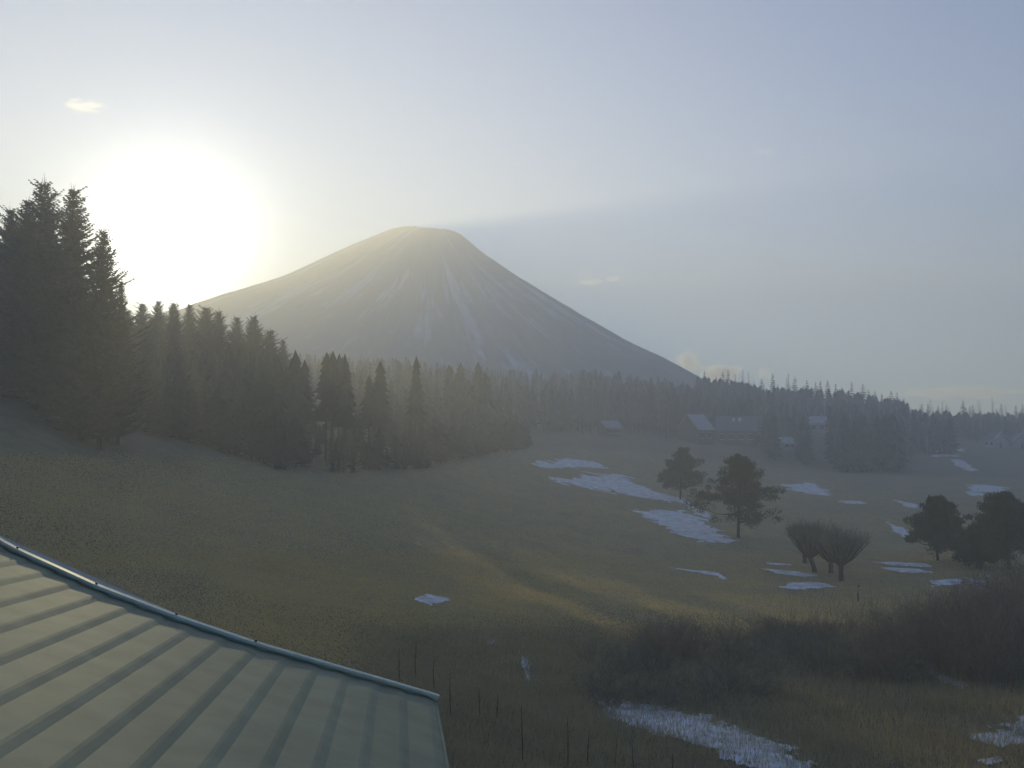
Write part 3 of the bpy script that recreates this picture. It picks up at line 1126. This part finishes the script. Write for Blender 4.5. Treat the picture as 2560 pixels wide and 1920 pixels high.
M['turf'] = mat('dormant_turf', (0.53, 0.42, 0.21), col2=(0.43, 0.345, 0.18), scale=0.5, trans=0.5)
M['weeds'] = mat('dead_weeds', (0.40, 0.33, 0.20), col2=(0.27, 0.23, 0.14), scale=0.6, trans=0.3)
blades('fairway_grass', 'short straw coloured turf of the fairway', (500, 2760), (1370, 1680), 260000, 0.07, 0.10, M['turf'])
blades('slope_grass', 'pale dormant turf on the rising slope', (-100, 2500), (1130, 1440), 330000, 0.085, 0.13, M['turf'])
blades('near_slope_grass', 'dim turf on the slope beyond the roof edge', (-50, 1500), (1360, 1760), 170000, 0.075, 0.055, M['turf'])
blades('dead_weeds', 'dark dead weeds covering the bank in front', (850, 2800), (1560, 1990), 120000, 0.34, 0.035, M['weeds'])
blades('tall_weeds', 'taller dry stalks standing in the weeds', (1000, 2800), (1550, 1960), 7000, 0.8, 0.022, M['weeds'], tilt=0.2)

blades('pale_stalks', 'scattered pale dry stalks standing up through the thickets', (1850, 2750), (1490, 1800), 1500, 1.5, 0.03, M['straw'], tilt=0.22)

# ------------------------------------------------------------------ the pruned trees on the fairway
VT = [(2103, 1452, 1305, 158, 'front pruned tree, its pale trunk standing alone beside the bright snow oval'),
      (2078, 1433, 1330, 120, 'pruned tree half hidden behind the front one, its trunk just left of the pale trunk'),
      (2040, 1431, 1290, 150, 'pruned tree leaning outward, at the left end of the trio of round crowns'),
      (2012, 1409, 1300, 90, 'hindmost pruned tree, only its thin trunk showing under the crowns')]
for i, (px, py, ty, wpx, lab) in enumerate(VT):
    p = hit(px, py)
    h = at(px, ty, p.y).z - p.z
    wd = wpx / F * p.y
    pr = vase_tree(h, wd, h * 0.26, 70 + i, lean=(-0.5 if i == 2 else 0))
    make_tree('pruned_tree', pr, p, 0.0, 1.0, lab, 'tree', 'pruned trees on the fairway')

# ------------------------------------------------------------------ pines
PN = [(1845, 1345, 1135, 190, 'big hazy pine standing alone right of the largest snow field'),
      (2345, 1402, 1243, 135, 'round headed pine between the streaky snow and the shrubs'),
      (2525, 1425, 1228, 170, 'dark broad pine at the right border of the photo'),
      (2440, 1420, 1320, 90, 'low pine crouching between the two taller pines'),
      (1700, 1250, 1120, 110, 'hazy pine above the long snow band')]
for i, (px, py, ty, wpx, lab) in enumerate(PN):
    p = hit(px, py)
    h = at(px, ty, p.y).z - p.z
    make_tree('pine_tree', pine(h, wpx / F * p.y, 80 + i), p, i * 1.0, 1.0, lab, 'tree', 'pines round the fairway')

# ------------------------------------------------------------------ bare shrubs on the bank
SH = [shrub(1.8, 2.2, 100 + i, M['twig'], n=30, upright=0.3, w=0.022) for i in range(4)]
SHT = [shrub(3.6, 2.4, 110 + i, M['redtwig'], n=50, upright=0.8, w=0.022) for i in range(3)]
G1, G2 = 'bare shrubs on the bank', 'tall reddish shrubs at the right'


def put_shrub(me, px, py, hs, lab, group, i):
    p = hit(px, py)
    o = link('bare_shrub', me, None, p, i * 1.37, hs)
    tag(o, lab, 'shrub', group)


for i in range(105):
    px = rng.uniform(1480, 2600)
    lo = np.interp(px, [1480, 1700, 1900, 2100, 2250, 2600], [1640, 1625, 1600, 1570, 1560, 1560])
    py = rng.uniform(lo, lo + 150)
    where = 'above the long snow drift' if px < 1850 else ('in front of the bright turf and marker post' if px < 2200 else 'at the feet of the tall reddish shrubs')
    put_shrub(SH[i % 4], px, py, rng.uniform(0.6, 1.15), 'low leafless thicket on the shaded bank ' + where, G1 + ' ' + where, i)
for i in range(46):
    px = rng.uniform(2170, 2620)
    py = rng.uniform(1540, 1720)
    hs = np.interp(px, [2170, 2350, 2620], [0.55, 0.8, 1.25]) * rng.uniform(0.75, 1.1)
    put_shrub(SHT[i % 3], px, py, hs, 'tall reddish leafless shrub with upright stems', G2, i)
for i, px in enumerate((1618, 1650, 1700, 1730)):
    put_shrub(SHT[i % 3], px, 1650, 0.62 + 0.1 * (i % 2), 'slender leafless bush rising against the sunlit strip', 'slender bushes against the sunlit strip', i)

# thin stems at the bottom
STEMS = [(998, 1712, 1620), (1040, 1700, 1604), (1086, 1722, 1640), (1127, 1795, 1680), (1200, 1800, 1718), (1240, 1800, 1735), (1307, 1900, 1762),
         (1420, 1925, 1795), (1470, 1925, 1830), (1585, 1930, 1838), (1680, 1930, 1880)]
for i, (px, py, ty) in enumerate(STEMS):
    p = hit(px, py)
    h = at(px, ty, p.y).z - p.z
    b = MB()
    r_ = np.random.default_rng(300 + i)
    q = np.array([r_.normal() * .04, r_.normal() * .04, h])
    b.tube([(0, 0, -.2), q * .5 + r_.normal(size=3) * .02, q], [0.022, 0.016, 0.006], 5)
    for _ in range(7):
        t_ = r_.uniform(.3, .9)
        b.ribbons([q * t_], [q * t_ + np.array([r_.normal() * .1, r_.normal() * .1, .16])], 0.012, 0.005)
    tag(link('bare_sapling', b.mesh('bare_sapling', M['bark'], True), None, p), 'thin bare sapling standing like a stake on the dim slope', 'sapling', 'thin bare saplings below the slope')
p = hit(1535, 1930)
b = MB()
b.tube([(0, 0, -.2), (.1, 0, 1.0), (.2, .05, 1.75)], [0.02, 0.015, 0.006], 5)
tag(link('dry_stalk', b.mesh('dry_stalk', M['straw'], True), None, p), 'single pale dry stalk leaning in front of the snow drift', 'plant')

# ------------------------------------------------------------------ posts and markers
M['dark_metal'] = mat('dark_painted_metal', (0.03, 0.03, 0.03), rough=0.5)
M['white_paint'] = mat('white_paint', (0.8, 0.8, 0.78), rough=0.5)
M['grey_metal'] = mat('galvanised_metal', (0.45, 0.46, 0.47), rough=0.45, metal=0.6)
p = hit(2145, 1505)
h = at(2145, 1462, p.y).z - p.z
e = bpy.data.objects.new('marker_post', None)
COL.objects.link(e)
e.location = p
tag(e, 'slim black marker post at the edge of the sunlit turf', 'post')
b = MB()
b.tube([(0, 0, -.3), (0.02, 0, h * .52)], [0.05, 0.05], 8)
link('post', b.mesh('post', M['dark_metal']), e)
b = MB()
b.tube([(0.02, 0, h * .52), (0.03, 0, h)], [0.014, 0.012], 6)
b.box((0.02, -.01, h * .86), (0.12, .01, h * .99))
link('rod', b.mesh('rod', M['dark_metal']), e)
p = hit(2470, 1452)
b = MB()
b.tube([(0, 0, -.2), (0, 0, .45)], [0.04, 0.04], 8)
b.box((-.14, -.03, .3), (.14, .03, .5))
tag(link('tee_marker', b.mesh('tee_marker', M['white_paint']), None, p), 'small white tee marker behind the reddish twigs', 'marker')
p = drop(1347, 300)  # plain pale post with a boxed, tapering top
e = bpy.data.objects.new('pale_post', None)
COL.objects.link(e)
e.location = p
tag(e, 'pale post standing in the hazy wood below the mountain', 'lamp post')
hh = at(1347, 1050, 300).z - p.z
b = MB()
b.tube([(0, 0, -.5), (0, 0, hh)], [.16, .10], 8)
link('pole', b.mesh('pole', M['white_paint'], True), e)
b = MB()
b.box((-.25, -1.1, hh - .1), (.25, .3, hh + .25))
b.tube([(0, 0, hh + .2), (0, 0, hh + .8)], [.3, .05], 8)
link('post_head', b.mesh('post_head', M['white_paint']), e)

# ------------------------------------------------------------------ the far houses
M['slate'] = mat('grey_roof_sheet', (0.20, 0.205, 0.22), rough=0.6, var=0.15, scale=2)
M['wall'] = mat('brown_boarding', (0.17, 0.13, 0.09), rough=0.9, var=0.25, scale=2)
M['cream'] = mat('cream_render', (0.5, 0.47, 0.4), rough=0.9, var=0.1, scale=2)
M['glass'] = mat('window_glass', (0.03, 0.04, 0.05), rough=0.1, spec=0.6)


def house(px, Y, w, d, wh, rise, rz, label, roof, wall, skylights=0, snow_verge=False, chimney=False, zoff=0.0):
    p = drop(px, Y) + Vector((0, 0, zoff))
    e = bpy.data.objects.new('house', None)
    COL.objects.link(e)
    e.location = p
    e.rotation_euler.z = rz
    tag(e, label, 'house', 'far houses')
    b = MB()
    b.box((-w / 2, -d / 2, -3), (w / 2, d / 2, wh))
    for s in (-1, 1):
        x = s * w / 2
        b.add([(x, -d / 2, wh), (x, d / 2, wh), (x, 0, wh + rise), (x - s * .2, -d / 2, wh), (x - s * .2, d / 2, wh), (x - s * .2, 0, wh + rise)],
              [(0, 1, 2), (3, 5, 4), (0, 2, 5, 3), (1, 4, 5, 2)])
    link('wall', b.mesh('wall', wall), e)
    ov = 0.6
    sl = math.atan2(rise, d / 2)
    L = math.hypot(rise, d / 2) + ov
    for s in (-1, 1):
        b = MB()
        m = Matrix.Translation((0, 0, wh + rise + .12)) @ Matrix.Rotation(-s * sl, 4, 'X')
        lo, hi = (min(0.004 * s, s * L), max(0.004 * s, s * L))
        b.box((-w / 2 - ov, lo, -.1), (w / 2 + ov, hi, .06), 0, m)
        # standing seams
        for k in range(int(w / 0.9) + 1):
            x = -w / 2 - ov + .1 + k * 0.9
            b.box((x, lo + .05, .06), (x + .06, hi - .05, .11), 0, m)
        ro = link('roof', b.mesh('roof', roof), e)
        if s == -1 and skylights:
            for k in range(skylights):
                q = MB()
                x = (-0.12 + .16 * k) * w
                q.box((x, -L * .36, .06), (x + .9, -L * .12, .24), 0, m)
                link('skylight', q.mesh('skylight', M['white_paint']), ro)
    if snow_verge:
        for s in (-1, 1):
            b = MB()
            m = Matrix.Translation((0, 0, wh + rise + .2)) @ Matrix.Rotation(-s * sl, 4, 'X')
            b.box((w / 2 + ov - .5, min(0, s * L), -.05), (w / 2 + ov + .02, max(0, s * L), .22), 0, m)
            link('snow_edge', b.mesh('snow_edge', M['snow']), e)
    for s in (-1, 1):
        for k in range(max(2, int(w / 3))):
            x = -w / 2 + (k + .5) * w / max(2, int(w / 3))
            b = MB()
            b.box((x - .7, s * (d / 2 + .06) - .05, wh * .35), (x + .7, s * (d / 2 + .06) + .05, wh * .75))
            wn = link('window', b.mesh('window', M['glass']), e)
            f = MB()
            f.box((x - .8, s * (d / 2 + .05) - .09, wh * .35 - .12), (x + .8, s * (d / 2 + .05) + .09, wh * .35))
            f.box((x - .8, s * (d / 2 + .05) - .09, wh * .75), (x + .8, s * (d / 2 + .05) + .09, wh * .75 + .1))
            link('frame', f.mesh('frame', M['white_paint']), wn)
    b = MB()
    b.box((w / 2 - .02, -.5, 0), (w / 2 + .07, .5, 2.1))
    link('door', b.mesh('door', M['wall']), e)
    if chimney:
        b = MB()
        b.box((w * .2, .8, wh), (w * .2 + .6, 1.4, wh + rise + 1.1))
        link('chimney', b.mesh('chimney', M['grey_metal']), e)
    return e


house(1842, 335, 12.5, 10.0, 4.6, 4.6, R(-16), 'largest far house, grey roof with two white skylights, at the foot of the dark wood', M['slate'], M['wall'], skylights=2)
house(1738, 322, 7.0, 9.0, 4.4, 4.6, R(38), 'far house half lost in haze, one pale slanting roof plane showing, beside the skylight house', M['grey_metal'], M['wall'])
house(2042, 395, 6.5, 5.5, 4.2, 2.4, R(-12), 'small white roofed house high up inside the dark wood', M['snow'], M['cream'], chimney=True)
house(1964, 330, 4.5, 4.0, 2.6, 1.6, R(20), 'tiny snow roofed shed right of the skylight house', M['snow'], M['cream'])
house(2487, 372, 6.0, 5.4, 3.2, 2.6, R(-80), 'gabled house with snow lined gable, left one of the pair beside the poles', M['slate'], M['cream'], snow_verge=True)
house(2546, 376, 6.0, 5.4, 3.2, 2.6, R(-98), 'gabled house with snow lined gable, close to the photo border', M['slate'], M['cream'], snow_verge=True)
house(1524, 300, 5.0, 4.0, 2.8, 1.8, R(30), 'small hut with a pale roof on the hazy wood edge', M['grey_metal'], M['wall'])
for i, (px, ty) in enumerate(((2503, 1106), (2531, 1104), (2316, 1094))):
    p = drop(px, 366 if i < 2 else 330)
    h = at(px, ty, p.y).z - p.z
    b = MB()
    b.tube([(0, 0, -.5), (0, 0, h)], [.14, .09], 8)
    b.box((-.7, -.06, h - 1.0), (.7, .06, h - .86))
    lab = ['pale utility pole right beside the left snow gabled house', 'pale utility pole between the two snow gabled houses', 'lone grey pole above the snowy terraces'][i]
    tag(link('utility_pole', b.mesh('utility_pole', M['grey_metal'], True), None, p), lab, 'pole', 'poles by the far houses')

# ------------------------------------------------------------------ the roof under the camera
M['roof'] = mat('grey_green_roof_steel', (0.25, 0.275, 0.18), rough=0.7, spec=0.2, col2=(0.20, 0.22, 0.15), scale=3.0, bump=0.12, bscale=2.5, objvar=0.07)
M['flash'] = mat('bare_flashing', (0.66, 0.63, 0.45), rough=0.4, metal=0.1, var=0.25, scale=5)
d_ = ray(1000, 1250).normalized()
r1, r2 = ray(1085, 1750), ray(0, 1365)
P1 = CAM + r1 * 9.0
t2 = 9.0 * (r1.dot(d_) / r2.dot(d_))
P2 = CAM + r2 * t2
u_ = (P2 - P1).normalized()
n_ = u_.cross(d_)
if n_.z < 0:
    n_ = -n_


def on_roof(px, py):
    d = ray(px, py)
    t = (P1 - CAM).dot(n_) / d.dot(n_)
    q = CAM + d * t - P1
    return q.dot(u_), q.dot(d_)


def rp(s, w, h=0.0):
    return P1 + u_ * s + d_ * w + n_ * h


vpts = sorted([on_roof(*q) for q in ((-60, 1330), (0, 1365), (38, 1386), (235, 1476), (435, 1553), (633, 1620), (800, 1668), (950, 1711), (1085, 1750))])
vs, vw = [q[0] for q in vpts], [q[1] for q in vpts]


def w_end(s):
    if s > vs[-1]:
        k = (vw[-1] - vw[-2]) / (vs[-1] - vs[-2])
        return vw[-1] + k * (s - vs[-1])
    return float(np.interp(s, vs, vw))


EAVE, TOP, WN, REV = 0.0, 7.2, -7.2, 0.262
hs_ = bpy.data.objects.new('house', None)
COL.objects.link(hs_)
hs_.location = drop(1085, 9.0) + Vector((-3, -3, 0))
tag(hs_, 'house with grey green stepped metal roof filling the lower left corner', 'house')
bpy.context.view_layer.update()
inv = hs_.matrix_world.inverted()


def part(name, b, m, parent=None, smooth=False):
    o = link(name, b.mesh(name, m, smooth), hs_ if parent is None else parent)
    o.matrix_parent_inverse = inv if parent is None else Matrix()
    return o


k = 0
s = EAVE
while s < TOP:
    b = MB()
    prof = [(s - .004, -.006), (s, .004), (s + .05, .013), (s + .075, .015), (s + REV + .01, .003)]
    ring = []
    for wv in ('n', 'e'):
        for (ss, hh_) in prof:
            ring.append(rp(ss, WN if wv == 'n' else w_end(ss) - .02, hh_))
    np_ = len(prof)
    # thin under-side
    for wv in ('n', 'e'):
        for (ss, hh_) in (prof[-1], prof[0]):
            ring.append(rp(ss, WN if wv == 'n' else w_end(ss) - .02, -.02))
    fs = [(i, i + 1, np_ + i + 1, np_ + i) for i in range(np_ - 1)]
    a = 2 * np_
    fs += [(a, a + 1, a + 3, a + 2), (np_ - 1, a, a + 2, 2 * np_ - 1), (0, np_, a + 3, a + 1), tuple(range(np_)) + (a, a + 1), tuple(range(2 * np_ - 1, np_ - 1, -1)) + (a + 3, a + 2)]
    b.add(ring, fs)
    part('roof_course', b, M['roof'])
    s += REV
    k += 1
# verge flashing along the far edge
b = MB()
ss = np.linspace(-.03, TOP, 60)
prev = None
rows = []
for q in ss:
    w0 = w_end(q)
    rows.append([rp(q, w0 - .055, .034), rp(q, w0 - .05, .055), rp(q, w0 + .005, .062), rp(q, w0 + .02, .05), rp(q, w0 + .02, -.12)])
vv = [c for r_ in rows for c in r_]
b.add(vv, [(i * 5 + j, i * 5 + j + 1, (i + 1) * 5 + j + 1, (i + 1) * 5 + j) for i in range(59) for j in range(4)])
fl = part('verge_flashing', b, M['flash'], smooth=False)
for px, py in ((38, 1386), (235, 1476), (435, 1553), (633, 1620)):
    s_, w_ = on_roof(px, py)
    b = MB()
    c = rp(s_, w_end(s_) - .02, .06)
    b.tube([c, c + n_ * .012], [.012, .009], 8)
    o = part('screw', b, M['dark_metal'], smooth=True)
# fascia along the eave, gable board, walls
b = MB()
c = [rp(-.03, WN, .0), rp(-.03, w_end(0), .0), rp(-.03, w_end(0), -.16), rp(-.03, WN, -.16)]
c2 = [q + u_ * .025 for q in c]
b.add(c + c2, [(0, 1, 2, 3), (7, 6, 5, 4), (0, 4, 5, 1), (1, 5, 6, 2), (2, 6, 7, 3), (3, 7, 4, 0)])
part('fascia', b, M['roof'])
gl = float(gz(0, 12)) - 1.0
for a0, a1 in (((.5, WN + .3), (.5, w_end(.5) - .5)), ((.5, w_end(.5) - .5), (TOP - .1, w_end(TOP) - .5))):
    b = MB()
    q0, q1 = rp(*a0, -.06), rp(*a1, -.06)
    m0, m1 = Vector((q0.x, q0.y, gl)), Vector((q1.x, q1.y, gl))
    th = (q1 - q0).cross(Vector((0, 0, 1))).normalized() * -.15
    b.add([q0, q1, m1, m0, q0 + th, q1 + th, m1 + th, m0 + th], [(0, 1, 2, 3), (7, 6, 5, 4), (0, 4, 5, 1), (1, 5, 6, 2), (2, 6, 7, 3), (3, 7, 4, 0)])
    part('wall', b, M['cream'])
# ------------------------------------------------------------------ clouds, beyond the haze
def cloud(px, py, wpx, hpx, label, dens, thr, seed, squash=0.6, Y=4200):
    c = at(px, py, Y)
    w, h = wpx / F * Y / 2, hpx / F * Y / 2
    me_ = bpy.data.meshes.new('cloud')
    import bmesh
    bm = bmesh.new()
    bmesh.ops.create_icosphere(bm, subdivisions=3, radius=1.0)
    bm.to_mesh(me_)
    bm.free()
    m = bpy.data.materials.new('cloud_vapour')
    m.use_nodes = True
    t = m.node_tree
    t.nodes.remove(t.nodes['Principled BSDF'])
    v = t.nodes.new('ShaderNodeVolumePrincipled')
    v.inputs['Color'].default_value = (1, 1, 1, 1)
    v.inputs['Anisotropy'].default_value = 0.5
    tc = t.nodes.new('ShaderNodeTexCoord')
    ln = t.nodes.new('ShaderNodeVectorMath')
    ln.operation = 'LENGTH'
    t.links.new(tc.outputs['Object'], ln.inputs[0])
    n = t.nodes.new('ShaderNodeTexNoise')
    n.inputs['Scale'].default_value = 2.2
    n.inputs['Detail'].default_value = 6
    n.inputs['Roughness'].default_value = 0.65
    mp = t.nodes.new('ShaderNodeMapping')
    mp.inputs['Location'].default_value = (seed * 3.1, seed * 1.7, seed)
    mp.inputs['Scale'].default_value = (1, 1, squash)
    t.links.new(tc.outputs['Object'], mp.inputs['Vector'])
    t.links.new(mp.outputs[0], n.inputs['Vector'])
    a = t.nodes.new('ShaderNodeMath')          # noise - thr - r*0.35
    a.operation = 'MULTIPLY_ADD'
    a.inputs[1].default_value = -0.42
    t.links.new(ln.outputs['Value'], a.inputs[0])
    t.links.new(n.outputs[0], a.inputs[2])
    mr = t.nodes.new('ShaderNodeMapRange')
    mr.inputs[1].default_value, mr.inputs[2].default_value = thr, thr + 0.16
    mr.inputs[3].default_value, mr.inputs[4].default_value = 0.0, dens
    t.links.new(a.outputs[0], mr.inputs[0])
    t.links.new(mr.outputs[0], v.inputs['Density'])
    t.links.new(v.outputs[0], t.nodes['Material Output'].inputs['Volume'])
    me_.materials.append(m)
    o = link('cloud', me_, None, c)
    o.scale = (w, w * 0.6, h)
    return tag(o, label, 'cloud', 'small morning clouds')


cloud(1722, 905, 100, 80, 'cumulus puff rising just above the right flank of the mountain', 0.05, 0.22, 1)
cloud(1800, 935, 170, 70, 'bright ragged cumulus right of the puff, behind the first skyline conifers', 0.05, 0.22, 2)
cloud(1908, 935, 60, 60, 'small round puff above the larches on the skyline', 0.03, 0.24, 3)
cloud(2400, 982, 420, 44, 'long thin cloud streak low over the far right ridge', 0.01, 0.2, 4, 1)
cloud(210, 265, 150, 50, 'small isolated cloud wisp above the tall spruces', 0.008, 0.24, 5, 1)
cloud(1475, 706, 110, 26, 'flat wisp beside the mountain, larger of two', 0.02, 0.24, 6, 1)
cloud(1534, 696, 60, 26, 'flat wisp beside the mountain, smaller of two', 0.03, 0.24, 7, 1)
cloud(1910, 380, 90, 40, 'very faint wisp high in the blue sky', 0.004, 0.25, 8, 1)
cloud(1140, 582, 46, 14, 'breath of vapour clinging to the right rim of the summit', 0.02, 0.2, 9, 1)

# ------------------------------------------------------------------ the hazy air, thickened to stand in for lens glare
hz = MB()
hz.box((-1300, -160, -3), (1300, 1010, 168))
hm = bpy.data.materials.new('glare_haze')
hm.use_nodes = True
t = hm.node_tree
t.nodes.remove(t.nodes['Principled BSDF'])
pv = t.nodes.new('ShaderNodeVolumePrincipled')
pv.inputs['Color'].default_value = (*HAZE['color'], 1)
pv.inputs['Density'].default_value = HAZE['density']
pv.inputs['Anisotropy'].default_value = HAZE['g']
t.links.new(pv.outputs[0], t.nodes['Material Output'].inputs['Volume'])
tag(link('haze', hz.mesh('haze', hm)), 'pale morning haze round the low sun, thickened to stand in for lens glare', kind='stuff')
